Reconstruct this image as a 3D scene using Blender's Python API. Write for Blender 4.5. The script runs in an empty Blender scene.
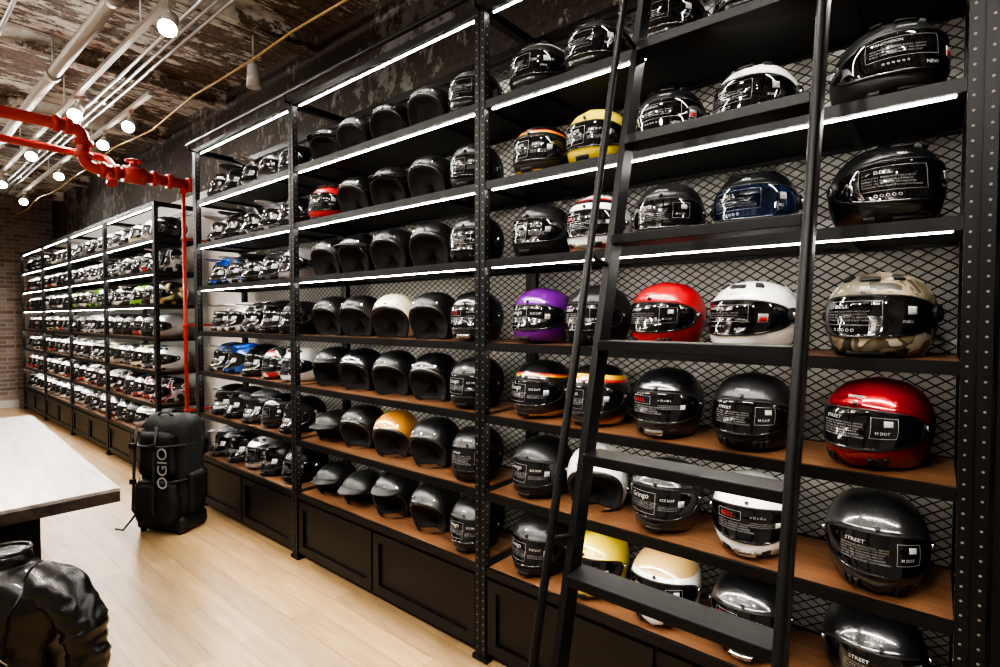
import bpy, bmesh, math, random
from math import sin, cos, pi, radians, sqrt
from mathutils import Vector, Matrix, noise
random.seed(7)
S = bpy.context.scene
C = S.collection

# ------------------------------------------------------------------ materials
def nm(name):
    m = bpy.data.materials.new(name); m.use_nodes = True
    nt = m.node_tree
    return m, nt, nt.nodes["Principled BSDF"]
def mat(name, col, rough=0.5, metal=0.0, coat=0.0, bump=0.0, bscale=200, spec=.5):
    m, nt, b = nm(name)
    b.inputs["Base Color"].default_value = (*col, 1)
    b.inputs["Roughness"].default_value = rough
    b.inputs["Metallic"].default_value = metal
    b.inputs["Coat Weight"].default_value = coat
    b.inputs["Coat Roughness"].default_value = 0.04
    b.inputs["Specular IOR Level"].default_value = spec
    if bump:
        tc = nt.nodes.new("ShaderNodeTexCoord"); n = nt.nodes.new("ShaderNodeTexNoise")
        n.inputs["Scale"].default_value = bscale; n.inputs["Detail"].default_value = 4
        bp = nt.nodes.new("ShaderNodeBump"); bp.inputs["Strength"].default_value = bump
        bp.inputs["Distance"].default_value = 0.01
        nt.links.new(tc.outputs["Object"], n.inputs["Vector"])
        nt.links.new(n.outputs["Fac"], bp.inputs["Height"])
        nt.links.new(bp.outputs["Normal"], b.inputs["Normal"])
    return m
def emis(name, col, st):
    m, nt, b = nm(name)
    b.inputs["Base Color"].default_value = (*col, 1)
    b.inputs["Emission Color"].default_value = (*col, 1)
    b.inputs["Emission Strength"].default_value = st
    return m
def N(nt, t, **kw):
    n = nt.nodes.new(t)
    for k, v in kw.items():
        if hasattr(n, k): setattr(n, k, v)
        else: n.inputs[k.replace("_", " ")].default_value = v
    return n
def M_(nt, op, a, b=None):
    n = nt.nodes.new("ShaderNodeMath"); n.operation = op
    for i, v in enumerate((a, b)):
        if v is None: continue
        if isinstance(v, (int, float)): n.inputs[i].default_value = v
        else: nt.links.new(v, n.inputs[i])
    return n.outputs[0]
def ramp(nt, src, stops, interp='LINEAR'):
    r = nt.nodes.new("ShaderNodeValToRGB"); r.color_ramp.interpolation = interp
    e = r.color_ramp.elements
    while len(e) < len(stops): e.new(0.5)
    for i, (p, c) in enumerate(stops):
        e[i].position = p; e[i].color = (*c, 1)
    nt.links.new(src, r.inputs[0]); return r.outputs[0]
def mix(nt, f, a, b):
    n = nt.nodes.new("ShaderNodeMix"); n.data_type = 'RGBA'
    for idx, v in ((0, f), (6, a), (7, b)):
        if isinstance(v, (int, float)): n.inputs[idx].default_value = v
        elif isinstance(v, tuple): n.inputs[idx].default_value = (*v, 1)
        else: nt.links.new(v, n.inputs[idx])
    return n.outputs[2]

black_steel = mat("black_steel", (0.006, 0.006, 0.0065), 0.45, 0.0, 0, 0.05, 300, .28)
black_panel = mat("black_panel", (0.006, 0.006, 0.0065), 0.42, spec=.28)
mesh_m = mat("mesh_steel", (0.018, 0.018, 0.018), 0.5)
hole_m = mat("post_hole", (0.20, 0.20, 0.20), 0.6)
led_m = emis("led_white", (1.0, 0.95, 0.86), 66)
bulb_m = emis("lamp_glow", (1.0, 0.96, 0.9), 220)
white_metal = mat("white_metal", (0.6, 0.6, 0.58), 0.4)
grey_pipe = mat("grey_pipe", (0.30, 0.27, 0.24), 0.5, 0.2, 0, 0.2, 30)
steel_pipe = mat("steel_conduit", (0.45, 0.45, 0.46), 0.35, 0.8)
red_pipe_m = mat("red_pipe_paint", (0.38, 0.022, 0.012), 0.4, 0, 0.2, 0.15, 40)
rope_m = mat("yellow_conduit", (0.38, 0.26, 0.10), 0.6)
rubber = mat("rubber", (0.006, 0.006, 0.006), 0.5)
trim_gl = mat("edge_trim", (0.02, 0.02, 0.02), 0.22)
liner = mat("liner_fabric", (0.016, 0.016, 0.017), 0.9, 0, 0, 0.3, 150)
chrome = mat("chrome", (0.6, 0.6, 0.6), 0.2, 1.0)
sticker_w = mat("sticker_white", (0.46, 0.46, 0.46), 0.4)
sticker_g = mat("print_grey", (0.24, 0.24, 0.24), 0.4)
logo_k = mat("logo_black", (0.01, 0.01, 0.01), 0.3)
sticker_r = mat("sticker_red", (0.45, 0.02, 0.02), 0.35)

def wood(name, c1, c2, rough, plank=None, axis='X', coat=0.0, mort=(0.1, .06, .03)):
    m, nt, b = nm(name)
    tc = N(nt, "ShaderNodeTexCoord"); mp = N(nt, "ShaderNodeMapping")
    nt.links.new(tc.outputs["Object"], mp.inputs["Vector"])
    mp.inputs["Scale"].default_value = (1.5, 14, 14) if axis == 'X' else (14, 1.5, 14)
    n = N(nt, "ShaderNodeTexNoise", Scale=2.0, Detail=6.0); n.inputs["Distortion"].default_value = 0.6
    nt.links.new(mp.outputs[0], n.inputs["Vector"])
    col = ramp(nt, n.outputs["Fac"], [(0.3, c1), (0.7, c2)])
    if plank:
        br = N(nt, "ShaderNodeTexBrick"); br.offset = 0.37
        br.inputs["Scale"].default_value = 1.0
        br.inputs["Brick Width"].default_value = plank[0]; br.inputs["Row Height"].default_value = plank[1]
        br.inputs["Mortar Size"].default_value = 0.0016; br.inputs["Bias"].default_value = 0
        br.inputs["Color1"].default_value = (0.78, 0.76, 0.74, 1); br.inputs["Color2"].default_value = (1.08, 1.05, 1.0, 1)
        br.inputs["Mortar"].default_value = (*mort, 1)
        nt.links.new(tc.outputs["Object"], br.inputs["Vector"])
        mm = nt.nodes.new("ShaderNodeMix"); mm.data_type = 'RGBA'; mm.blend_type = 'MULTIPLY'
        mm.inputs[0].default_value = 1
        nt.links.new(col, mm.inputs[6]); nt.links.new(br.outputs["Color"], mm.inputs[7]); col = mm.outputs[2]
    nt.links.new(col, b.inputs["Base Color"])
    b.inputs["Roughness"].default_value = rough; b.inputs["Coat Weight"].default_value = coat
    b.inputs["Coat Roughness"].default_value = 0.25
    return m
shelf_wood = wood("walnut_shelf", (0.12, 0.054, 0.024), (0.23, 0.112, 0.052), 0.42)
floor_m = wood("maple_floor", (0.34, 0.225, 0.11), (0.46, 0.32, 0.175), 0.34, (1.3, 0.13), coat=0.2, mort=(0.5, .4, .3))
table_m = wood("whitewashed_wood", (0.22, 0.18, 0.175), (0.46, 0.41, 0.395), 0.35, None, 'X', 0.3)
table_edge = wood("dark_wood_edge", (0.02, 0.015, 0.013), (0.07, 0.05, 0.042), 0.5)

def brick_mat():
    m, nt, b = nm("old_brick")
    tc = N(nt, "ShaderNodeTexCoord")
    br = N(nt, "ShaderNodeTexBrick"); br.inputs["Scale"].default_value = 1
    br.inputs["Brick Width"].default_value = 0.22; br.inputs["Row Height"].default_value = 0.075
    br.inputs["Mortar Size"].default_value = 0.008
    br.inputs["Color1"].default_value = (0.10, 0.07, 0.055, 1); br.inputs["Color2"].default_value = (0.20, 0.155, 0.13, 1)
    br.inputs["Mortar"].default_value = (0.22, 0.20, 0.18, 1)
    sx = N(nt, "ShaderNodeSeparateXYZ"); nt.links.new(tc.outputs["Object"], sx.inputs[0])
    cb = N(nt, "ShaderNodeCombineXYZ")
    nt.links.new(M_(nt, 'ADD', sx.outputs[0], sx.outputs[1]), cb.inputs[0]); nt.links.new(sx.outputs[2], cb.inputs[1])
    nt.links.new(cb.outputs[0], br.inputs["Vector"])
    nt.links.new(br.outputs["Color"], b.inputs["Base Color"]); b.inputs["Roughness"].default_value = 0.85
    return m
brick_m = brick_mat()
def peel(name, seams=True, dark=1.0, thr=.505):
    m, nt, b = nm(name)
    tc = N(nt, "ShaderNodeTexCoord"); mp = N(nt, "ShaderNodeMapping"); mp.inputs["Scale"].default_value = (1.9, .8, 1.2)
    nt.links.new(tc.outputs["Object"], mp.inputs[0])
    n1 = N(nt, "ShaderNodeTexNoise", Scale=5.0, Detail=10.0, Roughness=0.76)
    n2 = N(nt, "ShaderNodeTexNoise", Scale=1.1, Detail=3.0)
    nt.links.new(mp.outputs[0], n1.inputs["Vector"]); nt.links.new(tc.outputs["Object"], n2.inputs["Vector"])
    w = N(nt, "ShaderNodeTexNoise", Scale=30.0, Detail=5.0); nt.links.new(tc.outputs["Object"], w.inputs["Vector"])
    br = ramp(nt, w.outputs["Fac"], [(0.3, (0.060 * dark, 0.040 * dark, 0.027 * dark)), (0.7, (0.19 * dark, 0.13 * dark, 0.088 * dark))])
    s = M_(nt, 'ADD', n1.outputs["Fac"], M_(nt, 'MULTIPLY', M_(nt, 'SUBTRACT', n2.outputs["Fac"], 0.5), 0.5))
    f = ramp(nt, s, [(thr, (0, 0, 0)), (thr + .02, (1, 1, 1))])
    pc = ramp(nt, n1.outputs["Fac"], [(0.45, (0.40 * dark, 0.37 * dark, 0.325 * dark)), (0.7, (0.74 * dark, 0.71 * dark, 0.65 * dark))])
    col = mix(nt, f, br, pc)
    if seams:
        sx = N(nt, "ShaderNodeSeparateXYZ"); nt.links.new(tc.outputs["Object"], sx.inputs[0])
        fr = M_(nt, 'FRACT', M_(nt, 'MULTIPLY', sx.outputs[0], 5.5))
        seam = M_(nt, 'LESS_THAN', fr, 0.08)
        col = mix(nt, M_(nt, 'MULTIPLY', seam, 0.9), col, (0.008, 0.006, 0.005))
    nt.links.new(col, b.inputs["Base Color"]); b.inputs["Roughness"].default_value = 0.8
    bp = N(nt, "ShaderNodeBump", Strength=0.5, Distance=0.01)
    nt.links.new(f, bp.inputs["Height"]); nt.links.new(bp.outputs["Normal"], b.inputs["Normal"])
    return m
ceil_m = peel("peeling_ceiling_paint", thr=.49)
upwall_m = peel("peeling_dark_plaster", False, .30, .54)
plaster = mat("plaster", (0.60, 0.585, 0.55), 0.8, 0, 0, 0.2, 20)
light_wall = mat("light_wall", (0.40, 0.39, 0.37), 0.8)

# ------------------------------------------------------------------ mesh builder
class B:
    def __init__(s): s.v = []; s.f = []; s.m = []; s.smooth = []
    def quad(s, pts, m=0, sm=False):
        i = len(s.v); s.v += [tuple(p) for p in pts]; s.f.append(tuple(range(i, i + len(pts)))); s.m.append(m); s.smooth.append(sm)
    def box(s, x0, x1, y0, y1, z0, z1, m=0, mt=None):
        i = len(s.v)
        for z in (z0, z1):
            for x, y in ((x0, y0), (x1, y0), (x1, y1), (x0, y1)):
                p = Vector((x, y, z)); p = mt @ p if mt else p
                s.v.append(tuple(p))
        for k, f in enumerate(((3, 2, 1, 0), (4, 5, 6, 7), (0, 1, 5, 4), (1, 2, 6, 5), (2, 3, 7, 6), (3, 0, 4, 7))):
            s.f.append(tuple(i + a for a in f)); s.m.append(m); s.smooth.append(False)
    def tube(s, p0, p1, r0, r1=None, n=16, m=0, caps=True):
        p0 = Vector(p0); p1 = Vector(p1); r1 = r0 if r1 is None else r1
        d = (p1 - p0).normalized(); a = d.orthogonal().normalized(); b = d.cross(a)
        i = len(s.v)
        for p, r in ((p0, r0), (p1, r1)):
            for k in range(n):
                t = 2 * pi * k / n; s.v.append(tuple(p + a * cos(t) * r + b * sin(t) * r))
        for k in range(n):
            j = (k + 1) % n; s.f.append((i + k, i + j, i + n + j, i + n + k)); s.m.append(m); s.smooth.append(True)
        if caps:
            s.f.append(tuple(i + n - 1 - k for k in range(n))); s.m.append(m); s.smooth.append(False)
            s.f.append(tuple(i + n + k for k in range(n))); s.m.append(m); s.smooth.append(False)
    def path(s, pts, r, n=14, m=0):
        pts = [Vector(p) for p in pts]; i = len(s.v); a = None
        for k, p in enumerate(pts):
            d = (pts[min(k + 1, len(pts) - 1)] - pts[max(k - 1, 0)]).normalized()
            a = d.orthogonal().normalized() if a is None else (a - d * a.dot(d)).normalized()
            b = d.cross(a); rr = r[k] if isinstance(r, (list, tuple)) else r
            for q in range(n):
                t = 2 * pi * q / n; s.v.append(tuple(p + a * cos(t) * rr + b * sin(t) * rr))
        for k in range(len(pts) - 1):
            for q in range(n):
                j = (q + 1) % n; o = i + k * n
                s.f.append((o + q, o + j, o + n + j, o + n + q)); s.m.append(m); s.smooth.append(True)
        s.f.append(tuple(i + n - 1 - q for q in range(n))); s.m.append(m); s.smooth.append(False)
        o = i + (len(pts) - 1) * n; s.f.append(tuple(o + q for q in range(n))); s.m.append(m); s.smooth.append(False)
    def mesh(s, name, mats):
        me = bpy.data.meshes.new(name); me.from_pydata(s.v, [], s.f)
        for mm in mats: me.materials.append(mm)
        me.polygons.foreach_set("material_index", s.m); me.polygons.foreach_set("use_smooth", s.smooth)
        me.update(); return me
    def obj(s, name, mats, parent=None, bevel=0, loc=None):
        o = bpy.data.objects.new(name, s.mesh(name, mats)); C.objects.link(o)
        if parent: o.parent = parent
        if loc: o.location = loc
        if bevel:
            b = o.modifiers.new("bevel", 'BEVEL'); b.width = bevel; b.segments = 2; b.limit_method = 'ANGLE'
        return o
def empty(name, loc=(0, 0, 0), rot=(0, 0, 0)):
    e = bpy.data.objects.new(name, None); e.location = loc; e.rotation_euler = rot; C.objects.link(e); e.empty_display_size = .1
    return e

# ------------------------------------------------------------------ room
XF, XN, YL, YW, ZC = -12.6, 2.6, -5.2, 0.50, 3.75
b = B(); b.box(XF - .1, XN + .1, YL - .1, YW + .1, -0.1, 0); b.obj("floor", [floor_m])
b = B(); b.box(XF - .1, XN + .1, YL - .1, YW + .1, ZC, ZC + .1)
x = XF + .8
while x < XN:
    b.box(x - .07, x + .07, YL, YW, ZC - .13, ZC); x += 1.6
b.obj("ceiling", [ceil_m])
b = B(); b.box(XF - .1, XN + .1, YW, YW + .1, 0, 2.9); b.box(XF - .1, XN + .1, YW, YW + .1, 2.9, ZC, 1); b.obj("wall_right", [plaster, upwall_m])
b = B(); b.box(XF - .1, XF, YL, YW, 0, ZC); b.obj("wall_far", [brick_m])
b = B(); b.box(XF - .1, XN + .1, YL - .1, YL, 0, ZC); b.obj("wall_left", [light_wall])
b = B(); b.box(XN, XN + .1, YL, YW, 0, ZC); b.obj("wall_near", [light_wall])
b = B(); b.box(XF, XF + .02, YL, -.02, 0, .14); b.obj("baseboard_far", [light_wall])

# ------------------------------------------------------------------ racks
DEP = 0.42
def rack(name, posts, levels, top):
    e = empty(name)
    fr = B()
    for px in posts:
        for y0, y1 in ((0, .035), (DEP - .03, DEP)):
            fr.box(px - .030, px - .002, y0, y1, 0, top); fr.box(px + .002, px + .030, y0, y1, 0, top)
        fr.box(px - .004, px + .004, .004, .03, 0, top)
        z = .06
        while z < top - .03:
            for dx in (-.018, .018):
                fr.tube((px + dx, -.0008, z), (px + dx, .002, z), .0034, n=8, m=1)
            for s_ in (-1, 1):
                fr.tube((px + s_ * .0308, .018, z + .02), (px + s_ * .028, .018, z + .02), .0034, n=8, m=1)
            z += .038
        for lz in levels:
            fr.box(px - .02, px + .02, .03, DEP - .02, lz - .035, lz - .003)
        fr.box(px - .02, px + .02, .03, DEP - .02, top - .04, top)
        fr.box(px - .045, px + .045, -.006, .05, 0, .02)
    fr.box(posts[0] - .03, posts[-1] + .03, .002, .030, top - .035, top)
    fr.box(posts[0] - .03, posts[-1] + .03, DEP - .03, DEP, top - .045, top)
    fr.obj("frame", [black_steel, hole_m], e)
    sh = B(); ld = B(); bs = B(); ms = B(); wd = B()
    for k in range(len(posts) - 1):
        x0, x1 = posts[k] + .031, posts[k + 1] - .031
        for lz in levels:
            sh.box(x0, x1, .004, .022, lz - .034, lz + .002)
            sh.box(x0, x1, DEP - .03, DEP - .012, lz - .035, lz + .002)
            sh.box(x0, x1, .022, DEP - .03, lz - .022, lz - .012)
            sh.box(x0 + .25, x0 + .28, .022, DEP - .03, lz - .035, lz - .022)
            sh.box(x1 - .28, x1 - .25, .022, DEP - .03, lz - .035, lz - .022)
            wd.box(x0, x1, .0225, DEP - .031, lz - .012, lz)
        for lz in list(levels[1:]) + [top]:
            up = lz > 1.6
            y0 = .024 if lz < top else .032
            zz = lz - (.0365 if up else .0325)
            sh.box(x0 + .01, x1 - .01, y0 - .001, y0 + .020, zz + .003, lz - .0215)
            ld.box(x0 + .02, x1 - .02, y0 + .003, y0 + .0112, zz, zz + .003)
        bs.box(x0, x1, .02, DEP - .02, .03, levels[0] - .045)
        nx = 2; w = (x1 - x0) / nx
        for q in range(nx):
            a, c = x0 + q * w + .008, x0 + (q + 1) * w - .008
            z0, z1 = .05, levels[0] - .05
            bs.box(a, c, .006, .02, z0, z0 + .05); bs.box(a, c, .006, .02, z1 - .05, z1)
            bs.box(a, a + .05, .006, .02, z0 + .05, z1 - .05); bs.box(c - .05, c, .006, .02, z0 + .05, z1 - .05)
        X0, X1, Z0, Z1 = x0, x1, levels[0], top - .045
        sl = .62; step = .032; yy = DEP - .004
        for sg in (1, -1):
            c = Z0 - (X1 - X0) * sl
            while c < Z1 + (X1 - X0) * sl:
                def zat(x): return c + sg * sl * (x - X0)
                xa, xb = X0, X1
                za, zb = zat(xa), zat(xb)
                lo, hi = min(za, zb), max(za, zb)
                if hi > Z0 and lo < Z1:
                    def xat(z): return X0 + (z - c) / (sg * sl)
                    if za < Z0: xa = xat(Z0)
                    if za > Z1: xa = xat(Z1)
                    if zb < Z0: xb = xat(Z0)
                    if zb > Z1: xb = xat(Z1)
                    if xb - xa > .005:
                        h = .0028
                        ms.quad([(xa, yy, zat(xa) - h), (xb, yy, zat(xb) - h), (xb, yy - .001, zat(xb) + h), (xa, yy - .001, zat(xa) + h)])
                c += step
    sh.obj("shelf_steel", [black_steel], e); wd.obj("shelf_boards", [shelf_wood], e)
    ld.obj("led_strips", [led_m], e); bs.obj("base_panels", [black_panel], e); ms.obj("back_mesh", [mesh_m], e)
    return e
PN = [-4.80, -3.25, -1.61, 0.075]
LV = [.44, .79, 1.145, 1.475, 1.85, 2.20, 2.56]
r1 = rack("helmet_shelving_rack", PN, LV, 2.99)
PF = [-12.3, -10.67, -9.04, -7.41, -5.78]
LF = [.42 + .325 * i for i in range(7)]
r2 = rack("helmet_shelving_rack", PF, LF, 2.70)
b = B(); b.box(.115, .135, 0, DEP, 0, 2.99); b.obj("end_panel", [black_panel], r1)

# ------------------------------------------------------------------ helmet meshes
_txt = {}
def text2d(s):
    if s in _txt: return _txt[s]
    cu = bpy.data.curves.new("t", 'FONT'); cu.body = s; cu.size = 1; cu.resolution_u = 2; cu.align_x = 'LEFT'
    o = bpy.data.objects.new("t", cu); C.objects.link(o)
    dg = bpy.context.evaluated_depsgraph_get()
    me = bpy.data.meshes.new_from_object(o.evaluated_get(dg))
    r = ([(v.co.x, v.co.y) for v in me.vertices], [tuple(p.vertices) for p in me.polygons])
    bpy.data.objects.remove(o); bpy.data.curves.remove(cu); bpy.data.meshes.remove(me)
    _txt[s] = r; return r
def D(az, el): return Vector((sin(az) * cos(el), -cos(az) * cos(el), sin(el)))
def make_helmet(name, kind, variant=0):
    P = dict(A=72, e0=0, Bv=19, n=2.8, zc=-.112, chin=.034, a=.122, bb=.150, c=.130, cd=.165)
    if kind == 'sport': P.update(A=78, e0=1, Bv=19, n=2.4, chin=.040, a=.126, bb=.160, c=.126, zc=-.108)
    if kind == 'open': P.update(A=62, e0=-50, Bv=70, n=2.4, chin=0, zc=-.116, bb=.148, cd=.17)
    if kind == 'half': P.update(A=78, e0=-42, Bv=60, n=2.8, chin=0, zc=-.055, c=.13)
    if kind == 'moto': P.update(A=64, e0=-1, Bv=23, n=2.8, chin=.07)
    rec = kind in ('open', 'half')
    def shape(d, k=1.0):
        p = 2.25; c = P['c'] if d.z > 0 else P['cd']
        r = (abs(d.x / P['a']) ** p + abs(d.y / P['bb']) ** p + abs(d.z / c) ** p) ** (-1 / p)
        q = d * r * k
        t = max(0, min(1, (0.01 - q.z) / .12)); lo = t * t * (3 - 2 * t)
        fr = max(0, -d.y)
        q.x *= 1 - .18 * lo * fr - .10 * lo * max(0, d.y)
        if d.y < 0: q.y -= P['chin'] * lo * fr * 1.2
        else: q.y *= 1 - .22 * lo
        zc = P['zc']
        if not rec: zc += .016 * fr * fr
        e = .006; t = q.z - zc; q.z = zc + (t + sqrt(t * t + e * e)) / 2
        return q
    NA = 64; v = []; f = []; fm = []; uv = []
    def outline(s, ph):
        cc, ss = cos(ph), sin(ph); n = P['n']
        return (radians(P['A']) * s * math.copysign(abs(cc) ** (2 / n), cc), radians(P['e0']) + radians(P['Bv']) * s * math.copysign(abs(ss) ** (2 / n), ss))
    rings = []
    def ring_in(s, k, back=0):
        R = []
        for i in range(NA):
            az, el = outline(s, 2 * pi * i / NA); q = shape(D(az, el), 1.0) * k; q.y += back
            if rec: q.z = max(q.z, P['zc'])
            R.append((q, az, el))
        return R
    off = 1.004 if kind != 'sport' else 1.014
    if not rec:
        for s in (0.02, .25, .5, .7, .85, .95, 1.0): rings.append((ring_in(s, off), 1))
        rings.append((ring_in(1.0, off + .012), 2)); rings.append((ring_in(1.09, off + .010), 2)); rings.append((ring_in(1.10, 1.0), 0))
        so = 1.10
    else:
        for s, k in ((.02, .30), (.3, .38), (.6, .52), (.8, .68), (.9, .82)): rings.append((ring_in(s, k, .02), 3))
        rings.append((ring_in(.945, .93), 10)); rings.append((ring_in(.96, 1.018), 10)); rings.append((ring_in(1.03, 1.020), 10)); rings.append((ring_in(1.045, 1.0), 0))
        so = 1.045
    NO = 26; back = Vector((0, 1, 0.12)).normalized()
    for t in range(1, NO + 1):
        tt = t / NO; R = []
        for i in range(NA):
            az, el = outline(so, 2 * pi * i / NA); d0 = D(az, el); w = d0.angle(back)
            tk = min(tt, .995)
            d = (d0 * sin((1 - tk) * w) + back * sin(tk * w)) / sin(w); d.normalize()
            R.append((shape(d), math.atan2(d.x, -d.y), math.asin(max(-1, min(1, d.z)))))
        rings.append((R, 0))
    for R, m in rings:
        for q, az, el in R: v.append(tuple(q)); uv.append((az, el))
    for k in range(len(rings) - 1):
        m = rings[k][1]
        for i in range(NA):
            j = (i + 1) % NA; a, b_, c_, d_ = k * NA + i, k * NA + j, (k + 1) * NA + j, (k + 1) * NA + i
            mm = m
            if all(v[w][2] < P['zc'] + .007 for w in (a, b_, c_, d_)): mm = 3
            f.append((a, d_, c_, b_)); fm.append(mm)
    f.append(tuple(range(NA))); fm.append(1 if not rec else 3)
    f.append(tuple((len(rings) - 1) * NA + NA - 1 - i for i in range(NA))); fm.append(0)
    sm = [True] * len(f)
    def patch(a0, a1, e0, e1, off_, mi, nu=8, nv=4, k0=0):
        base = len(v)
        for layer in (0, 1):
            for iv in range(nv + 1):
                for iu in range(nu + 1):
                    az = radians(a0 + (a1 - a0) * iu / nu); el = radians(e0 + (e1 - e0) * iv / nv)
                    d = D(az, el); q = shape(d) * (1 + k0) + d * (off_ if layer else -.004 * (k0 == 0))
                    v.append(tuple(q)); uv.append((az, el))
        L = (nu + 1) * (nv + 1)
        def I(iu, iv): return base + L + iv * (nu + 1) + iu
        for iv in range(nv):
            for iu in range(nu):
                f.append((I(iu, iv), I(iu + 1, iv), I(iu + 1, iv + 1), I(iu, iv + 1))); fm.append(mi); sm.append(True)
        def side(seq):
            for a, c in zip(seq, seq[1:]):
                f.append((a - L, c - L, c, a)); fm.append(mi); sm.append(False)
        side([I(i, 0) for i in range(nu + 1)]); side([I(nu, i) for i in range(nv + 1)])
        side([I(nu - i, nv) for i in range(nu + 1)]); side([I(0, nv - i) for i in range(nv + 1)])
    def text(s, az0, el0, size, mi, k0, squeeze=1.0, slant=0.0):
        vs, fs = text2d(s); base = len(v)
        for x, y in vs:
            az = radians(az0) + x * size * squeeze; el = radians(el0) + y * size + x * size * slant
            q = shape(D(az, el)) * (1 + k0); v.append(tuple(q)); uv.append((5, 5))
        for p in fs: f.append(tuple(base + i for i in p)); fm.append(mi); sm.append(True)
    def frame(a0, a1, e0, e1, w, mi):
        for A0, A1, E0, E1 in ((a0, a1, e0, e0 + w), (a0, a1, e1 - w, e1), (a0, a0 + w, e0, e1), (a1 - w, a1, e0, e1)):
            patch(A0, A1, E0, E1, .0003, mi, 6 if A1 - A0 > 3 else 1, 1 if A1 - A0 > 3 else 4, ko)
    def disc(az, el, r, h, mi):
        d = D(radians(az), radians(el)); p = shape(d); a = d.orthogonal().normalized(); c = d.cross(a); base = len(v); n = 20
        for hh, rr in ((-.01, r), (h * .7, r), (h, r * .8)):
            for i in range(n):
                t = 2 * pi * i / n; v.append(tuple(p + d * hh + a * cos(t) * rr + c * sin(t) * rr)); uv.append((5, 5))
        for k in range(2):
            for i in range(n):
                j = (i + 1) % n; f.append((base + k * n + i, base + k * n + j, base + (k + 1) * n + j, base + (k + 1) * n + i)); fm.append(mi); sm.append(False)
        f.append(tuple(base + 2 * n + i for i in range(n))); fm.append(mi); sm.append(False)
    ko = off - 1 + .006
    WARN = ["WARNING: THIS HELMET IS NOT INTENDED", "READ MANUAL BEFORE RIDING - REMOVE", "NO HELMET CAN PROTECT THE WEARER", "SHIELD CARE: WASH WITH MILD SOAP", "AGAINST ALL FORESEEABLE IMPACTS", "DO NOT USE SOLVENTS OR ABRASIVES"]
    def block(az0, el0, rows, size, start=0, mi=7):
        for q in range(rows): text(WARN[(start + q) % 6], az0, el0 - q * math.degrees(size) * 1.15, size, mi, ko)
    if kind == 'retro':
        for s in (-1, 1): disc(80 * s, 3, .010, .009, 5)
        disc(0, 25, .006, .010, 2)
        if variant == 0:
            text("Gringo", -36, 3, .17, 4, ko, 1.05, .06); frame(-40, 2, -14, 13, .5, 7)
            block(-37, -1, 4, .036, 0); text("ECE DOT", 8, 4, .08, 4, ko)
            patch(32, 41, -3, 5, .0006, 4, 4, 3, ko); text("||l||l|", 32.5, -1.5, .08, 8, ko + .008); block(6, -4, 3, .030, 2)
            text("BELL", -7, 32, .095, 6, .003); patch(-13, 13, -38, -31, .003, 2)
        elif variant == 1:
            text("STREET", -30, 8, .085, 4, ko, 1.2, .0); block(-34, 4, 6, .040, 1, 7)
            patch(27, 35, 4, 10, .0006, 4, 4, 3, ko); text("M DOT", 20, -4, .07, 4, ko); frame(16, 40, -8, 13, .5, 7)
            text("SIMPSON", -11, 32, .085, 6, .003)
            for s in (-1, 1):
                for q in range(3): patch(s * 22 + s * q * 8 - 2.6, s * 22 + s * q * 8 + 2.6, -38, -28, .0025, 2, 3, 3)
        else:
            text("BELL", -32, 6, .12, 9, ko, 1.3); frame(-36, -6, 3, 14, .5, 7); block(-36, -1, 4, .040, 3, 7)
            text("o O o O o", 4, 8, .07, 4, ko); patch(34, 41, -2, 4, .0006, 4, 4, 3, ko); block(4, 2, 3, .032, 0)
            text("BULLITT", -9, 32, .08, 6, .003); patch(-16, 16, -38, -30, .003, 5)
            for s in (-1, 1): patch(s * 30 - 6, s * 30 + 6, -36, -29, .0025, 2, 3, 3)
    if kind == 'sport':
        for s in (-1, 1): disc(82 * s, 4, .024, .012, 2); disc(82 * s, 4, .012, .015, 5)
        patch(-18, 18, -44, -34, .006, 2); patch(-12, 12, 40, 46, .006, 2)
        for s in (-1, 1): patch(s * 34 - 7, s * 34 + 7, 42, 50, .007, 2, 6, 3); patch(s * 40 - 6, s * 40 + 6, -42, -32, .005, 2, 6, 3)
        patch(150, 210, 32, 44, .014, 0, 12, 4)
        if variant == 0:
            text("BELL", -28, 8, .085, 4, ko, 1.5); block(-38, 4, 4, .042, 3, 7); frame(-41, 14, -8, 15, .5, 7)
            text("O O O O O", -30, -14, .075, 4, ko); patch(34, 43, 2, 10, .0006, 4, 4, 3, ko); text("SNELL", 30, -6, .07, 4, ko)
            text("BELL", -8, 28, .09, 6, .003)
        else:
            text("PANOVISION", -32, 10, .07, 4, ko); block(-34, 5, 3, .040, 1, 7); text("o o o o o o", -26, -10, .08, 4, ko)
            patch(30, 41, -5, 5, .0006, 4, 4, 3, ko); patch(31, 40, -4, 1, .0012, 9, 4, 3, ko); text("NEW", 8, -14, .09, 4, ko); frame(-38, 20, -4, 15, .5, 7)
            text("SIMPSON", -12, 28, .085, 6, .003)
    if kind == 'open':
        for s in (-1, 0, 1): disc(s * 30, 28, .0055, .004, 5)
        for s in (-1, 1): disc(s * 80, -16, .010, .005, 5)
    if kind == 'moto':
        patch(-15, 15, -40, -30, .006, 2); text("BELL", -20, 4, .14, 4, ko); block(-32, -4, 3, .045, 1, 4); patch(20, 36, -8, 6, .0006, 4, 4, 3, ko)
        for s in (-1, 1): patch(s * 38 - 8, s * 38 + 8, -38, -28, .004, 2, 6, 3); disc(84 * s, 14, .014, .012, 5)
        for s in (-1, 1): patch(s * 100 - 14, s * 100 + 14, -14, 8, .003, 4, 6, 4)
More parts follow.
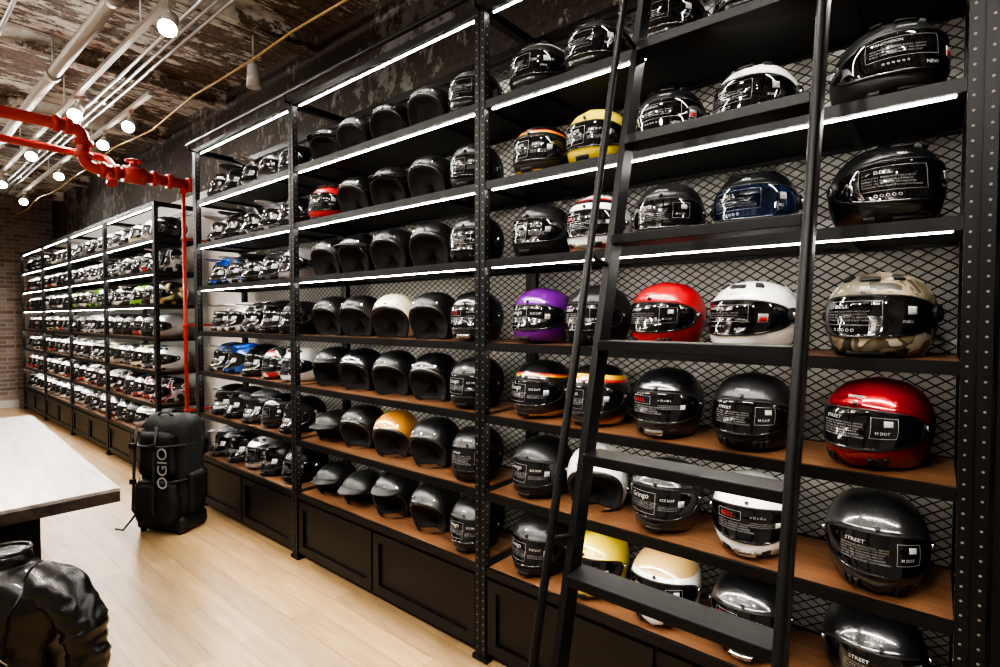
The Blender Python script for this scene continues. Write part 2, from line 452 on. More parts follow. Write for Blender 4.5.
    if kind in ('moto', 'half') or (kind == 'open' and variant == 1):
        Lp = .105 if kind == 'moto' else .055; ea = 38 if kind == 'moto' else 24
        nu, nv = 16, 6; base = len(v)
        for layer in (0, 1):
            for iv in range(nv + 1):
                for iu in range(nu + 1):
                    az = radians(-62 + 124 * iu / nu); d = D(az, radians(ea)); q = shape(d) + d * .006
                    w = iv / nv; q = q + Vector((0, -Lp * w * cos(az) ** .7 if cos(az) > 0 else 0, (.012 if kind == 'moto' else -.018) * w - .004 * layer))
                    q.x *= 1 - .15 * w
                    v.append(tuple(q)); uv.append((az, radians(50)))
        L = (nu + 1) * (nv + 1)
        for layer in (0, 1):
            for iv in range(nv):
                for iu in range(nu):
                    a = base + layer * L + iv * (nu + 1) + iu; q4 = (a, a + nu + 1, a + nu + 2, a + 1)
                    f.append(q4 if layer else q4[::-1]); fm.append(0 if kind == 'moto' else 2); sm.append(True)
        for iu in range(nu):
            a = base + nv * (nu + 1) + iu; f.append((a, a + 1, a + 1 + L, a + L)); fm.append(2); sm.append(False)
    if rec:
        for s in (-1, 1):
            base = len(v)
            pts = [(s * .098, -.02, P['zc'] + .03), (s * .092, -.045, P['zc'] + .012), (s * .07, -.075, P['zc'] + .006), (s * .03, -.10, P['zc'] + .004)]
            for x_, y_, z_ in pts:
                v.append((x_, y_, z_)); v.append((x_, y_ + .02, z_)); uv += [(5, 5)] * 2
            for k in range(3):
                f.append((base + 2 * k, base + 2 * k + 1, base + 2 * k + 3, base + 2 * k + 2)); fm.append(2); sm.append(True)
    lowest = min(p[2] for p in v); v = [(p[0], p[1], p[2] - lowest) for p in v]
    me = bpy.data.meshes.new(name); me.from_pydata(v, [], f)
    lay = me.uv_layers.new(name="UVMap")
    for poly in me.polygons:
        us = [uv[me.loops[li].vertex_index][0] for li in poly.loop_indices]
        wrap = max(us) - min(us) > pi
        for li in poly.loop_indices:
            u_, v_ = uv[me.loops[li].vertex_index]
            if wrap and u_ < 0: u_ += 2 * pi
            lay.data[li].uv = (u_, v_)
    me.polygons.foreach_set("material_index", fm); me.polygons.foreach_set("use_smooth", sm)
    me.update()
    return me

def visor_mat(name, col):
    m = mat(name, col, .06, 0, .6); return m
visor = visor_mat("visor_smoke", (0.005, 0.005, 0.006))
visor_blue = visor_mat("visor_blue", (0.006, 0.014, 0.04))

def paint(name, col, rough=.12, metal=0.0, coat=1.0):
    return mat("paint_" + name, col, .3, metal, coat)
P_ = {}
P_['matte'] = mat("paint_matte_black", (0.007, 0.007, 0.0075), .38, spec=.42)
P_['matte2'] = mat("paint_satin_black", (0.006, 0.006, 0.0065), .24)
P_['black'] = paint('gloss_black', (0.004, 0.004, 0.005))
P_['white'] = paint('white', (0.72, 0.72, 0.71)); P_['mwhite'] = mat('paint_matte_white', (.65, .65, .64), .4)
P_['red'] = paint('red', (0.34, 0.008, 0.012)); P_['purple'] = paint('purple', (0.13, 0.010, 0.22), .3, .3)
P_['yellow'] = paint('yellow', (0.55, 0.43, 0.03))
P_['gold'] = paint('gold', (0.50, 0.33, 0.12), .3, .4); P_['cream'] = paint('cream', (0.72, 0.66, 0.47))
P_['orange'] = paint('amber', (0.50, 0.22, 0.03), .3, .4); P_['blue'] = paint('blue', (0.02, 0.10, 0.50))
P_['grey'] = paint('grey', (0.10, 0.10, 0.11)); P_['silver'] = paint('silver', (0.4, 0.4, 0.42), .3, .5); P_['green'] = paint('green', (.2, .5, .03))
def flake():
    m, nt, b = nm("paint_metallic_red")
    tc = N(nt, "ShaderNodeTexCoord"); vo = N(nt, "ShaderNodeTexVoronoi", Scale=420.0); nt.links.new(tc.outputs["Object"], vo.inputs["Vector"])
    nt.links.new(ramp(nt, vo.outputs["Distance"], [(.1, (.42, .01, .015)), (.5, (.20, .002, .005))]), b.inputs["Base Color"])
    b.inputs["Metallic"].default_value = .6; b.inputs["Roughness"].default_value = .28
    b.inputs["Coat Weight"].default_value = 1; b.inputs["Coat Roughness"].default_value = .02
    return m
P_['mred'] = flake()
def stripes(name, stops):
    m, nt, b = nm(name)
    tc = N(nt, "ShaderNodeTexCoord"); sx = N(nt, "ShaderNodeSeparateXYZ"); nt.links.new(tc.outputs["UV"], sx.inputs[0])
    t = M_(nt, 'MULTIPLY', M_(nt, 'ADD', sx.outputs[1], 1.6), 1 / 3.2)
    nt.links.new(ramp(nt, t, stops, 'CONSTANT'), b.inputs["Base Color"])
    b.inputs["Roughness"].default_value = .3; b.inputs["Coat Weight"].default_value = 1; b.inputs["Coat Roughness"].default_value = .04
    return m
def el(d): return (radians(d) + 1.6) / 3.2
K = (.006, .006, .006); Y = (.55, .33, .02); O = (.45, .10, .01); R = (.32, .012, .01); W = (.72, .72, .7)
P_['stripe'] = stripes("paint_striped_black", [(0, K), (el(-46), R), (el(-43), O), (el(-39), Y), (el(-35), K), (el(27), Y), (el(29), O), (el(31), R), (el(33), K)])
P_['stripe2'] = stripes("paint_striped_yellow", [(0, K), (el(-46), Y), (el(-36), R), (el(-32), K), (el(26), R), (el(31), Y), (el(40), K)])
P_['wstripe'] = stripes("paint_striped_white", [(0, W), (el(-40), R), (el(-32), W), (el(32), K), (el(38), R), (el(44), W)])
P_['goldw'] = stripes("paint_gold_white", [(0, K), (el(-46), W), (el(-20), W), (el(27), (.45, .30, .11))])
P_['silverb'] = stripes("paint_black_white_cap", [(0, K), (el(20), K), (el(36), (.5, .5, .5)), (el(60), (.6, .6, .6))])
def camo():
    m, nt, b = nm("paint_camouflage")
    tc = N(nt, "ShaderNodeTexCoord"); n = N(nt, "ShaderNodeTexNoise", Scale=14.0, Detail=1.2); n2 = N(nt, "ShaderNodeTexNoise", Scale=12.0, Detail=1.2)
    n.inputs["Distortion"].default_value = .8; n2.inputs["Distortion"].default_value = .8
    mp = N(nt, "ShaderNodeMapping"); mp.inputs["Location"].default_value = (3, 5, 1)
    nt.links.new(tc.outputs["Object"], n.inputs["Vector"]); nt.links.new(tc.outputs["Object"], mp.inputs[0]); nt.links.new(mp.outputs[0], n2.inputs["Vector"])
    c1 = ramp(nt, n.outputs["Fac"], [(0, (.02, .017, .012)), (.40, (.22, .175, .12)), (.52, (.07, .055, .035)), (.60, (.42, .38, .31))], 'CONSTANT')
    f = ramp(nt, n2.outputs["Fac"], [(0, (0, 0, 0)), (.57, (1, 1, 1))], 'CONSTANT')
    nt.links.new(mix(nt, f, c1, (.11, .095, .065)), b.inputs["Base Color"]); b.inputs["Roughness"].default_value = .42
    return m
P_['camo'] = camo()
def carbon():
    m, nt, b = nm("paint_carbon")
    tc = N(nt, "ShaderNodeTexCoord"); ch = N(nt, "ShaderNodeTexChecker", Scale=150.0); nt.links.new(tc.outputs["Object"], ch.inputs["Vector"])
    ch.inputs["Color1"].default_value = (.003, .003, .003, 1); ch.inputs["Color2"].default_value = (.016, .016, .017, 1)
    nt.links.new(ch.outputs[0], b.inputs["Base Color"]); b.inputs["Roughness"].default_value = .3; b.inputs["Coat Weight"].default_value = 1
    return m
P_['carbon'] = carbon()
def graphic(name, a, c, d):
    m, nt, b = nm(name)
    tc = N(nt, "ShaderNodeTexCoord"); n = N(nt, "ShaderNodeTexNoise", Scale=7.0, Detail=0.5); n.inputs["Distortion"].default_value = 1.2
    nt.links.new(tc.outputs["Object"], n.inputs["Vector"])
    nt.links.new(ramp(nt, n.outputs["Fac"], [(0, a), (.46, c), (.56, d)], 'CONSTANT'), b.inputs["Base Color"])
    b.inputs["Roughness"].default_value = .3; b.inputs["Coat Weight"].default_value = 1
    return m
P_['graphic'] = graphic("paint_graphic_blue", (.02, .02, .02), (.03, .12, .5), (.6, .6, .6))
P_['graphic2'] = graphic("paint_graphic_white", (.02, .02, .02), (.65, .65, .65), (.4, .03, .03))
P_['graphic3'] = graphic("paint_graphic_yellow", (.02, .02, .02), (.5, .4, .05), (.65, .65, .62))
P_['graphic4'] = graphic("paint_graphic_grey", (.02, .02, .02), (.65, .65, .65), (.12, .12, .13))

HM = {}
for k, kk, vv in (('retro', 'retro', 0), ('retro_b', 'retro', 1), ('retro_c', 'retro', 2), ('sport', 'sport', 0), ('sport_b', 'sport', 1), ('open', 'open', 0), ('open_b', 'open', 1), ('half', 'half', 0), ('moto', 'moto', 0)):
    me = make_helmet("helmet_" + k, kk, vv)
    for mm in (P_['matte'], visor, rubber, liner, sticker_w, chrome, sticker_w, sticker_g, logo_k, sticker_r, trim_gl): me.materials.append(mm)
    HM[k] = me
NAMES = {'retro': 'full_face_helmet', 'sport': 'full_face_helmet', 'open': 'open_face_helmet', 'half': 'half_shell_helmet', 'moto': 'off_road_helmet'}
LIGHT = ('white', 'mwhite', 'yellow', 'cream', 'wstripe', 'goldw', 'gold', 'silver')
def place(kind, paint_, x, y, z, rot=0, sc=1.0, parent=None, vis=None):
    o = bpy.data.objects.new(NAMES[kind.split('_')[0]], HM[kind]); C.objects.link(o)
    o.location = (x, y, z + .0005); o.rotation_euler = (0, 0, radians(rot)); o.scale = (sc,) * 3
    o.material_slots[0].link = 'OBJECT'; o.material_slots[0].material = P_[paint_]
    if vis: o.material_slots[1].link = 'OBJECT'; o.material_slots[1].material = vis
    if paint_ in LIGHT: o.material_slots[6].link = 'OBJECT'; o.material_slots[6].material = logo_k
    if parent: o.parent = parent
    return o
XS = [-1.40, -1.115, -.81, -.50, -.14]
rows1 = [
 (LV[6], [('sport', 'silverb', 0), ('sport', 'black', 5), ('sport', 'black', 5), ('sport', 'matte2', 0), ('sport', 'black', 0)]),
 (LV[5], [('retro', 'stripe', 8), ('retro', 'yellow', 5), ('sport_b', 'black', 15), ('sport', 'white', -5), ('sport_b', 'matte', 25)]),
 (LV[4], [('retro', 'matte', 5), ('retro_c', 'wstripe', 5), ('retro_b', 'matte', 10), ('sport', 'black', 5), ('sport', 'black', 24)]),
 (LV[3], [('retro', 'purple', 5), ('retro_b', 'matte', 0), ('retro_b', 'red', -6), ('sport_b', 'white', -12), ('sport', 'camo', -8)]),
 (LV[2], [('retro', 'stripe', 3), ('retro', 'stripe2', 5), ('retro_c', 'black', 5), ('retro_b', 'matte', 0), ('retro_b', 'mred', -18)]),
 (LV[1], [('retro', 'matte', 5), ('open', 'mwhite', 20), ('retro', 'black', 5), ('retro_c', 'white', 8), ('retro_b', 'carbon', 6)]),
 (LV[0], [('retro', 'matte', 4), ('retro', 'yellow', 5), ('retro_b', 'goldw', 5), ('retro_c', 'black', 5), ('retro_b', 'black', 12)])]
for z, L in rows1:
    for x, (k, p, rt) in zip(XS, L):
        place(k, p, x, .205, z, rt, 1.09 if x > -.2 else 1.05, None, visor_blue if (z == LV[4] and x == -.50) else None)
XS2 = [-3.06, -2.76, -2.44, -2.11, -1.80]
rows2 = [
 (LV[6], ['open_b:matte', 'open:matte', 'open:matte2', 'open:matte', 'sport:black']),
 (LV[5], ['sport:red', 'open:matte2', 'open_b:matte', 'open:matte', 'retro:matte']),
 (LV[4], ['open:matte', 'open_b:matte2', 'open:matte', 'open:matte', 'retro_b:matte']),
 (LV[3], ['open:matte', 'open:matte', 'open:cream', 'open:matte', 'retro_c:black']),
 (LV[2], ['open_b:matte', 'open:black', 'open:matte', 'open:matte2', 'retro:matte']),
 (LV[1], ['half:matte', 'open:matte', 'open:orange', 'open:matte', 'retro_b:matte']),
 (LV[0], ['half:matte', 'half:matte', 'open_b:matte', 'open:matte', 'retro:matte'])]
for z, L in rows2:
    for x, kp in zip(XS2, L):
        k, p = kp.split(':'); place(k, p, x, .195, z, random.uniform(12, 26), 1.04)
g = empty("helmet_mass_display")
XS3 = [-4.62 + .285 * i for i in range(5)]
rows3 = [
 (LV[6], ['sport:black', 'moto:matte', 'moto:graphic4', 'sport:grey', 'sport:black']),
 (LV[5], ['moto:silver', 'moto:matte', 'moto:graphic4', 'moto:silver', 'sport:black']),
 (LV[4], ['moto:blue', 'moto:graphic', 'moto:matte', 'moto:grey', 'sport:silver']),
 (LV[3], ['moto:white', 'moto:white', 'moto:graphic4', 'moto:matte', 'sport:matte']),
 (LV[2], ['moto:graphic', 'moto:blue', 'moto:black', 'sport:graphic2', 'sport:white']),
 (LV[1], ['moto:black', 'moto:matte', 'moto:grey', 'sport:black', 'moto:matte']),
 (LV[0], ['moto:grey', 'moto:black', 'sport:silver', 'moto:matte', 'sport:matte'])]
for z, L in rows3:
    for x, kp in zip(XS3, L):
        k, p = kp.split(':'); place(k, p, x, .22, z, random.uniform(-10, 20), 1.0, g)
g2 = empty("helmet_mass_display")
pal = ['black', 'matte', 'white', 'graphic2', 'graphic4', 'white', 'grey', 'silver', 'silver', 'graphic4', 'graphic2', 'white', 'black', 'white', 'white', 'cream']
for k in range(4):
    for li, z in enumerate(LF):
        for i in range(5):
            pp = random.choice(pal)
            if li == 4 and k > 0: pp = random.choice(['graphic3', 'green', 'graphic4', 'black', 'white'])
            if li == 1: pp = random.choice(['graphic2', 'graphic2', 'white', 'black', 'white'])
            place(random.choice(['sport', 'sport', 'moto', 'retro']), pp, PF[k] + .19 + i * .312, .21, z, random.uniform(-12, 12), 1.0, g2)

# ------------------------------------------------------------------ ladder
lad = empty("library_ladder")
def ly(z): return -.80 + z * .252
lb = B()
for xx, h, tx in ((-.76, .030, -.76), (-.242, .020, -.224)):
    z0, z1 = .05, 3.0
    a, c = xx - .011, xx + .011
    pts0 = [(a, ly(z0) - h, z0), (c, ly(z0) - h, z0), (c, ly(z0) + h, z0), (a, ly(z0) + h, z0)]
    pts1 = [(a, ly(z1) - h, z1), (c, ly(z1) - h, z1), (c, ly(z1) + h, z1), (a, ly(z1) + h, z1)]
    i = len(lb.v); lb.v += pts0 + pts1
    for f in ((3, 2, 1, 0), (4, 5, 6, 7), (0, 1, 5, 4), (1, 2, 6, 5), (2, 3, 7, 6), (3, 0, 4, 7)):
        lb.f.append(tuple(i + q for q in f)); lb.m.append(0); lb.smooth.append(False)
    pr = [(xx, ly(.45) - .03, .45), (tx, ly(.42) - .10, .44), (tx, ly(.5) - .135, .52)] + [(tx, ly(z) - .135, z) for z in (1.0, 1.6, 2.2, 2.75)] + [(tx, ly(2.82) - .10, 2.84), (xx, ly(2.85) - .03, 2.86)]
    lb.path(pr, .0115, 12)
    for zz in (1.0, 1.75, 2.45): lb.tube((tx, ly(zz) - .135, zz + .02), (xx, ly(zz), zz - .01), .008, n=10)
    lb.tube((xx - .016, ly(.045), .045), (xx + .016, ly(.045), .045), .045, n=24)
for k in range(8):
    z = .585 + .31 * k; y = ly(z)
    lb.box(-.749, -.253, y - .045, y + .045, z - .018, z + .010)
lb.obj("ladder_frame", [black_steel], lad, bevel=.002)
b = B(); b.tube((-4.85, -.035, 3.02), (.12, -.035, 3.02), .013, n=14)
for px in PN:
    b.path([(px, .02, 2.97), (px, -.035, 2.975), (px, -.035, 3.01)], .009, 8)
b.obj("ladder_rail", [black_steel], r1)

# ------------------------------------------------------------------ pipes
def elbow(a, c, d, n=8):
    a, c, d = Vector(a), Vector(c), Vector(d)
    return [a * (1 - t) ** 2 + c * 2 * t * (1 - t) + d * t * t for t in [i / n for i in range(n + 1)]]
pr = empty("sprinkler_pipe")
b = B(); X = -5.42; R_ = .046; YV = .14
path = [(X, YL + .02, 3.13)] + elbow((X, -.70, 3.13), (X, -.60, 3.13), (X, -.60, 3.03)) + elbow((X, -.60, 2.93), (X, -.60, 2.83), (X, -.5, 2.83)) + [(X, YV + .12, 2.83)]
b.path(path, R_, 18)
for y0 in (-2.1, -1.5, -.80, -.72): b.tube((X, y0, 3.13), (X, y0 + .045, 3.13), .066, n=20)
for y0 in (-.50, -.40, -.12, .0, .17): b.tube((X, y0, 2.83), (X, y0 + .04, 2.83), .066, n=20)
b.tube((X, -.60, 3.0), (X, -.60, 3.04), .066, n=20); b.tube((X, -.60, 2.90), (X, -.60, 2.94), .066, n=20)
b.tube((X, -.33, 2.83), (X, -.17, 2.83), .075, .075, n=20); b.tube((X, -.25, 2.83), (X, -.25, 2.94), .032, n=14)
tor = [(X + .06 * cos(t * pi / 8), -.25 + .06 * sin(t * pi / 8), 2.95) for t in range(17)]
b.path(tor, .008, 8)
b.tube((X - .06, -.25, 2.95), (X + .06, -.25, 2.95), .006, n=8); b.tube((X, -.31, 2.95), (X, -.19, 2.95), .006, n=8)
b.tube((X, -.44, 2.83), (X + .1, -.44, 2.72), .026, n=12); b.tube((X + .1, -.44, 2.72), (X + .12, -.44, 2.70), .036, n=12)
b.path([(X - .2, YL + .02, 2.98), (X - .2, -.55, 2.98)] + elbow((X - .2, -.45, 2.98), (X - .2, -.38, 2.98), (X - .1, -.38, 2.90)) + [(X, -.38, 2.84)], .03, 14)
b.tube((X, YV, 2.83), (X, YV, .0), .017, n=14); b.tube((X, YV, 2.74), (X, YV, 2.80), .032, n=14); b.tube((X, YV, 0), (X, YV, .02), .05, n=18)
for zz in (2.3, 1.5, .7): b.tube((X, YV, zz), (X, YV, zz + .04), .025, n=18); b.box(X - .012, X + .012, YV, YW - .002, zz + .01, zz + .03)
b.obj("red_pipe_run", [red_pipe_m], pr)
b = B(); b.tube((X, -1.2, 3.185), (X, -1.2, ZC), .008, n=8)
b.obj("pipe_hanger", [steel_pipe])
b = B()
b.tube((XF, -.83, 3.42), (XN, -.83, 3.42), .040, n=18)
for x in (-10, -7.6, -5.2, -3.7, -1.2): b.tube((x, -.83, 3.42), (x + .08, -.83, 3.42), .052, n=18); b.tube((x + .04, -.83, 3.45), (x + .04, -.83, ZC), .008, n=8)
b.obj("drain_pipe", [grey_pipe])
b = B()
for yy, zz in ((-.40, 3.56), (-.34, 3.56), (-.28, 3.56), (-1.15, 3.54), (-1.75, 3.5)):
    b.tube((XF, yy, zz), (XN, yy, zz), .012, n=10)
for x in range(-12, 3, 2): b.box(x - .02, x + .02, -.44, -.24, 3.573, 3.60)
b.obj("electrical_conduits", [steel_pipe])
b = B(); b.path([(XF + i * .5, -.06 + .02 * sin(i), 3.34 + .02 * sin(i * 1.7)) for i in range(30)], .008, 8)
b.obj("yellow_cable", [rope_m])
sp = empty("ceiling_speaker")
b = B()
for x, y in ((-3.84, .05), (-7.2, -1.4)):
    b.tube((x, y, ZC), (x, y, 3.40), .008, n=8); b.tube((x, y, 3.25), (x, y, 3.41), .05, .038, n=24)
b.obj("speaker_body", [white_metal], sp)

# ------------------------------------------------------------------ track lights + added fill lamps
def spot(loc, target, power, name="spot_lamp", ang=80, parent=None):
    l = bpy.data.lights.new(name, 'SPOT'); l.energy = power; l.spot_size = radians(ang); l.spot_blend = .7; l.shadow_soft_size = .05; l.color = (1, .94, .86)
    o = bpy.data.objects.new(name, l); C.objects.link(o); o.location = loc
    o.rotation_euler = (Vector(target) - Vector(loc)).to_track_quat('-Z', 'Y').to_euler()
    if parent: o.parent = parent
    return o
def track(y, xs, tgts, power, z=3.42, x0=XF + .4, x1=XN - .4):
    e = empty("track_light")
    b = B(); b.box(x0, x1, y - .018, y + .018, z + .02, z + .05)
    x = x0 + .2
    while x < x1: b.tube((x, y, z + .05), (x, y, ZC), .006, n=8); x += 2
    h = B(); g = B()
    for x, t in zip(xs, tgts):
        p = Vector((x, y, z - .10)); d = (Vector(t) - p).normalized()
        h.tube((x, y, z + .02), (x, y, z - .09), .009, n=10)
        h.box(x - .05, x + .05, y - .02, y + .02, z - .005, z + .02)
        h.tube(p - d * .08, p + d * .07, .042, .05, n=22); g.tube(p + d * .0705, p + d * .0725, .047, n=22)
        spot(p + d * .09, t, power, parent=e)
    b.obj("track_bar", [white_metal], e); h.obj("lamp_heads", [white_metal], e); g.obj("lamp_lenses", [bulb_m], e)
track(-.60, [-11.0, -9.2, -7.4, -5.62, -3.52, -.9], [(-6, -1.6, 0), (-6, -1.6, 0), (-4.6, -1.5, 1), (-3.0, -1.7, 1), (-1.6, -1.7, .9), (.5, -1.4, 0)], 34)
track(-.18, [-10.6, -8.4, -6.55, -5.75], [(-7, -1.6, .5), (-5, -1.6, .8), (-3.5, -1.6, 1), (-3.0, -1.7, 1.2)], 14, 3.46, -11.2, -5.2)
track(-2.6, [-9.5, -7.4, -5.4, -3.4, -1.8, -.5, .9], [(-8.6, .1, 1.2), (-6.6, .1, 1.2), (-4.4, .1, 1.4), (-2.8, .1, 1.3), (-1.6, .1, 1.2), (-.5, .1, 1.3), (.2, .1, 1.2)], 70)
for i, x in enumerate((-9.5, -6.5, -3.5, -.5)):  # added out-of-frame fill lamps for general light and visor reflections
    e = empty("added_fill_lamp")
    b = B(); b.box(x - .75, x + .75, -2.95, -2.80, 3.18, 3.24)
    for dx in (-.6, .6): b.tube((x + dx, -2.875, 3.24), (x + dx, -2.875, ZC), .006, n=8)
    b.obj("fill_housing", [white_metal], e)
    for nm_, z, rx, en in (("fill_down", 3.17, 0, 24), ("fill_up", 3.25, pi, 100)):  # downward fill for the room, upward fill to brighten the ceiling
        l = bpy.data.lights.new(nm_, 'AREA'); l.shape = 'RECTANGLE'; l.size = 1.4; l.size_y = .13; l.energy = en; l.color = (1, .97, .92)
        o = bpy.data.objects.new(nm_, l); C.objects.link(o); o.location = (x, -2.875, z); o.rotation_euler = (rx, 0, 0); o.parent = e

# ------------------------------------------------------------------ table
t = empty("display_table", (-2.92, -1.045, 0), (0, 0, radians(-2.5)))
b = B(); b.box(-2.75, 0, -1.3, 0, .785, .80)
b.obj("table_top", [table_m], t, bevel=.002)
b = B(); b.box(-2.75, 0, -1.3, 0, .735, .7845)
b.obj("table_apron", [table_edge], t, bevel=.003)
b = B()
b.box(-2.2, -.55, -1.10, -.22, .05, .7345)
b.box(-2.15, -.6, -1.05, -.27, 0, .05)
b.obj("table_base", [black_panel], t, bevel=.003)

# ------------------------------------------------------------------ leather jacket on stand
leather = mat("black_leather", (0.004, 0.004, 0.0045), .24, 0, .25, .2, 160)
j = empty("leather_jacket", (-2.70, -1.47, 0), (0, 0, radians(38)))
def fold(p, fq, seed):
    a = noise.noise(Vector((p.x * fq, p.y * fq, p.z * fq * 1.2 + seed)))
    r = 1 - abs(noise.noise(Vector((p.x * fq * 1.2 + 5, p.y * fq * 1.2, p.z * fq * 1.7 + seed)))) * 2.5
    return .6 * a + .5 * max(-.2, r)
def loft(secs, n=40, wr=.01, fq=9, seed=0):
    bb = B()
    for c, rx, ry, d in secs:
        c = Vector(c); d = Vector(d).normalized()
        a = Vector((1, 0, 0)); a = (a - d * a.dot(d))
        a = a.normalized() if a.length > .1 else d.orthogonal().normalized(); b2 = d.cross(a)
        for q in range(n):
            th = 2 * pi * q / n
            p = c + a * cos(th) * rx + b2 * sin(th) * ry
            bb.v.append(tuple(p + (p - c).normalized() * fold(p, fq, seed) * wr))
    for k in range(len(secs) - 1):
        for q in range(n):
            jn = (q + 1) % n; o = k * n
            bb.f.append((o + q, o + jn, o + n + jn, o + n + q)); bb.m.append(0); bb.smooth.append(True)
    bb.f.append(tuple(n - 1 - q for q in range(n))); bb.m.append(0); bb.smooth.append(False)
    o = (len(secs) - 1) * n; bb.f.append(tuple(o + q for q in range(n))); bb.m.append(0); bb.smooth.append(False)
    return bb
prof = [(.06, .21, .14), (.12, .215, .14), (.22, .205, .135), (.34, .20, .13), (.44, .215, .135), (.52, .225, .13), (.58, .215, .115), (.63, .16, .095), (.655, .10, .08), (.665, .082, .075), (.71, .078, .07)]
secs = []
for k in range(len(prof) - 1):
    for s in range(6):
        w = s / 6; z, rx, ry = [prof[k][i] * (1 - w) + prof[k + 1][i] * w for i in range(3)]
        secs.append(((0, 0, z), rx, ry, (0, 0, 1)))
secs.append(((0, 0, .71), .075, .066, (0, 0, 1)))
loft(secs, 96, .018, 7).obj("jacket_body", [leather], j)
for s in (-1, 1):
    pts = elbow((s * .13, 0, .575), (s * .30, -.01, .585), (s * .335, -.03, .34), 34) + elbow((s * .335, -.03, .34), (s * .35, -.05, .18), (s * .36, -.13, .06), 24)[1:]
    secs = []
    for k, p in enumerate(pts):
        d = pts[min(k + 1, len(pts) - 1)] - pts[max(k - 1, 0)]; r = .082 - .034 * k / len(pts)
        r += .0035 * sin(k * 2.1) if 24 < k < 36 else 0
        secs.append((p, r, r, d))
    loft(secs, 56, .018, 10, 3).obj("sleeve_%d" % (1 if s < 0 else 2), [leather], j)
b = B()
b.path([(.076 * cos(t * pi / 12), .07 * sin(t * pi / 12), .712) for t in range(25)], .008, 8)
b.path([(.215 * cos(t * pi / 16), .14 * sin(t * pi / 16), .075) for t in range(33)], .012, 8)
b.path([(-.15, -.085, .60), (-.12, -.125, .52), (-.10, -.14, .40), (-.10, -.135, .2), (-.10, -.14, .1)], .004, 6)
b.path([(.15, -.085, .60), (.12, -.125, .52), (.10, -.14, .40), (.10, -.135, .2), (.10, -.14, .1)], .004, 6)
b.obj("collar_and_seams", [leather], j)
b = B(); b.path([(0, -.085, .68), (0, -.125, .60), (0, -.145, .5), (0, -.142, .3), (0, -.15, .1)], .006, 6)
b.path([(.06, -.147, .42), (.13, -.132, .36)], .004, 6); b.path([(-.06, -.147, .42), (-.13, -.132, .36)], .004, 6)
b.obj("zip", [chrome], j)
b = B(); b.tube((0, 0, 0), (0, 0, .02), .16, n=28); b.tube((0, 0, .02), (0, 0, .1), .02, n=12); b.obj("stand_base", [black_steel], j)

# ------------------------------------------------------------------ gear bag
nylon = mat("black_nylon", (0.005, 0.005, 0.0055), .6, 0, 0, .4, 220, .35)
nylon2 = mat("black_webbing", (0.012, 0.012, 0.013), .6)
bag = empty("gear_bag", (-4.46, -.31, 0), (0, 0, radians(28)))
def rbox(name, x0, x1, y0, y1, z0, z1, r, m, lump=0.0, taper=0):
    bm = bmesh.new(); bmesh.ops.create_cube(bm, size=1)
    for v in bm.verts:
        v.co = Vector(((x0 + x1) / 2 + v.co.x * (x1 - x0), (y0 + y1) / 2 + v.co.y * (y1 - y0), (z0 + z1) / 2 + v.co.z * (z1 - z0)))
    bmesh.ops.bevel(bm, geom=bm.edges[:], offset=r, segments=5, affect='EDGES', profile=.5)
    for it in range(3):
        bmesh.ops.subdivide_edges(bm, edges=[e for e in bm.edges if e.calc_length() > .03], cuts=1, use_grid_fill=True)
    for v in bm.verts:
        if taper:
            k = (v.co.z - z0) / (z1 - z0); v.co.x *= 1 - taper * k * k + .05 * sin(k * pi); v.co.y = v.co.y * (1 - taper * .6 * k * k + .1 * sin(k * pi))
        if lump:
            q = v.co * 6; rr = noise.noise(q); r2 = noise.noise(q * 2.5 + Vector((4, 4, 4)))
            v.co += Vector((rr, noise.noise(q + Vector((9, 0, 0))) + r2 * .5, r2 * .5)) * lump
    me = bpy.data.meshes.new(name); bm.to_mesh(me); bm.free()
    for p in me.polygons: p.use_smooth = True
    me.materials.append(m); o = bpy.data.objects.new(name, me); C.objects.link(o); o.parent = bag; return o
rbox("main_body", -.20, .205, -.12, .12, .04, .87, .085, nylon, .028, .10)
rbox("front_pocket_lower", -.17, .17, -.20, -.09, .07, .40, .05, nylon, .022)
rbox("front_pocket_upper", -.155, .155, -.17, -.09, .42, .76, .05, nylon, .022)
rbox("base_shell", -.20, .205, -.14, .12, .02, .13, .03, rubber)
rbox("side_pouch", .16, .235, -.08, .08, .14, .45, .03, nylon, .012)
b = B()
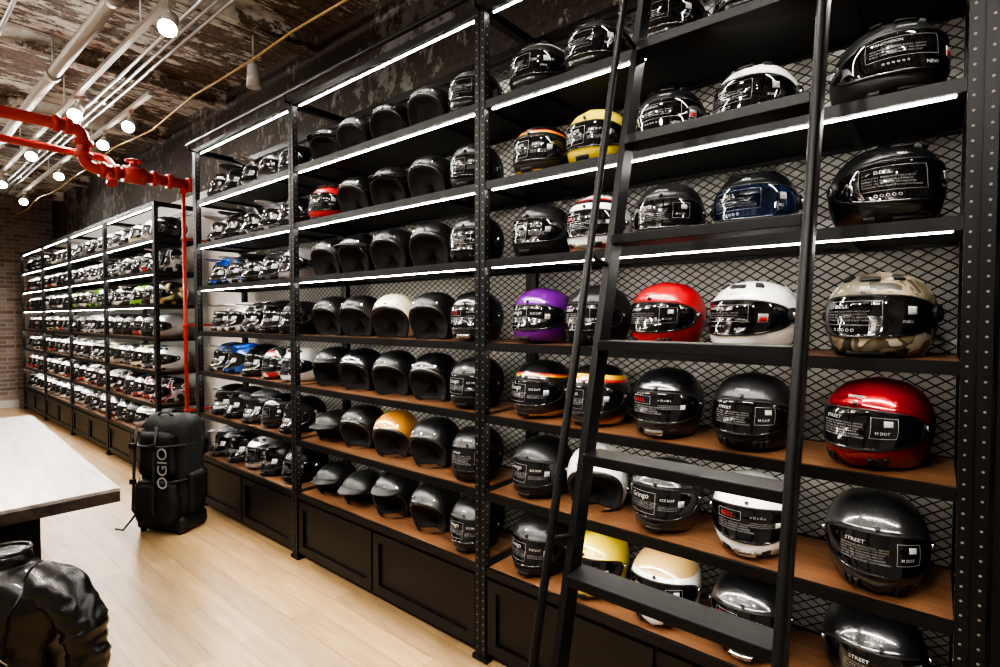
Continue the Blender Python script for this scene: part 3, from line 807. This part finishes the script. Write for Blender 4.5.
for sx in (-.14, .03):
    b.path([(sx, -.17, .80), (sx, -.195, .6), (sx, -.205, .4), (sx, -.218, .2), (sx, -.16, .10)], .009, 8)
b.path([(-.06, -.06, .865), (-.03, -.06, .885), (.03, -.06, .885), (.06, -.06, .865)], .009, 10)
for zz in (.40, .66): b.path([(-.17, -.13, zz), (-.1, -.20, zz), (.1, -.20, zz), (.18, -.12, zz), (.215, -.02, zz)], .008, 8)
b.path([(-.17, -.1, .2), (-.24, -.14, .08), (-.29, -.16, .012), (-.33, -.19, .03)], .008, 8)
b.obj("straps", [nylon2], bag)
b = B()
for sx in (-.15, .15): b.tube((sx - .02, .10, .045), (sx + .02, .10, .045), .045, n=24)
b.tube((-.16, -.11, 0), (-.16, -.11, .05), .02, n=12); b.tube((.16, -.11, 0), (.16, -.11, .05), .02, n=12)
b.obj("wheels", [rubber], bag)
b = B()
for zz in (.40, .66):
    for sx in (-.14, .03): b.box(sx - .02, sx + .02, -.222, -.200, zz - .018, zz + .018)
b.obj("buckles", [rubber], bag)
cu = bpy.data.curves.new("front_print", 'FONT'); cu.body = "OGIO"; cu.size = .115; cu.extrude = .001
o = bpy.data.objects.new("front_print", cu); C.objects.link(o); o.parent = bag; o.rotation_euler = (radians(90), radians(-90), 0)
cu.materials.append(sticker_g)
o.location = (.155, -.218, .36)

# ------------------------------------------------------------------ world + camera
w = bpy.data.worlds.new("world"); S.world = w; w.use_nodes = True
w.node_tree.nodes["Background"].inputs[0].default_value = (.8, .85, 1, 1); w.node_tree.nodes["Background"].inputs[1].default_value = .15
cam = bpy.data.cameras.new("camera"); co = bpy.data.objects.new("camera", cam); C.objects.link(co)
cam.sensor_width = 36; cam.lens = 530 / 1000 * 36; cam.clip_start = .05
co.location = (0, -1.8, 1.59)
th = math.atan2(640, 530); fw = Vector((-cos(th), sin(th), math.tan(radians(-1.7))))
co.rotation_euler = fw.to_track_quat('-Z', 'Y').to_euler()
S.camera = co
S.view_settings.view_transform = 'AgX'
try: S.view_settings.look = 'AgX - High Contrast'
except Exception: pass
S.view_settings.exposure = 0.72
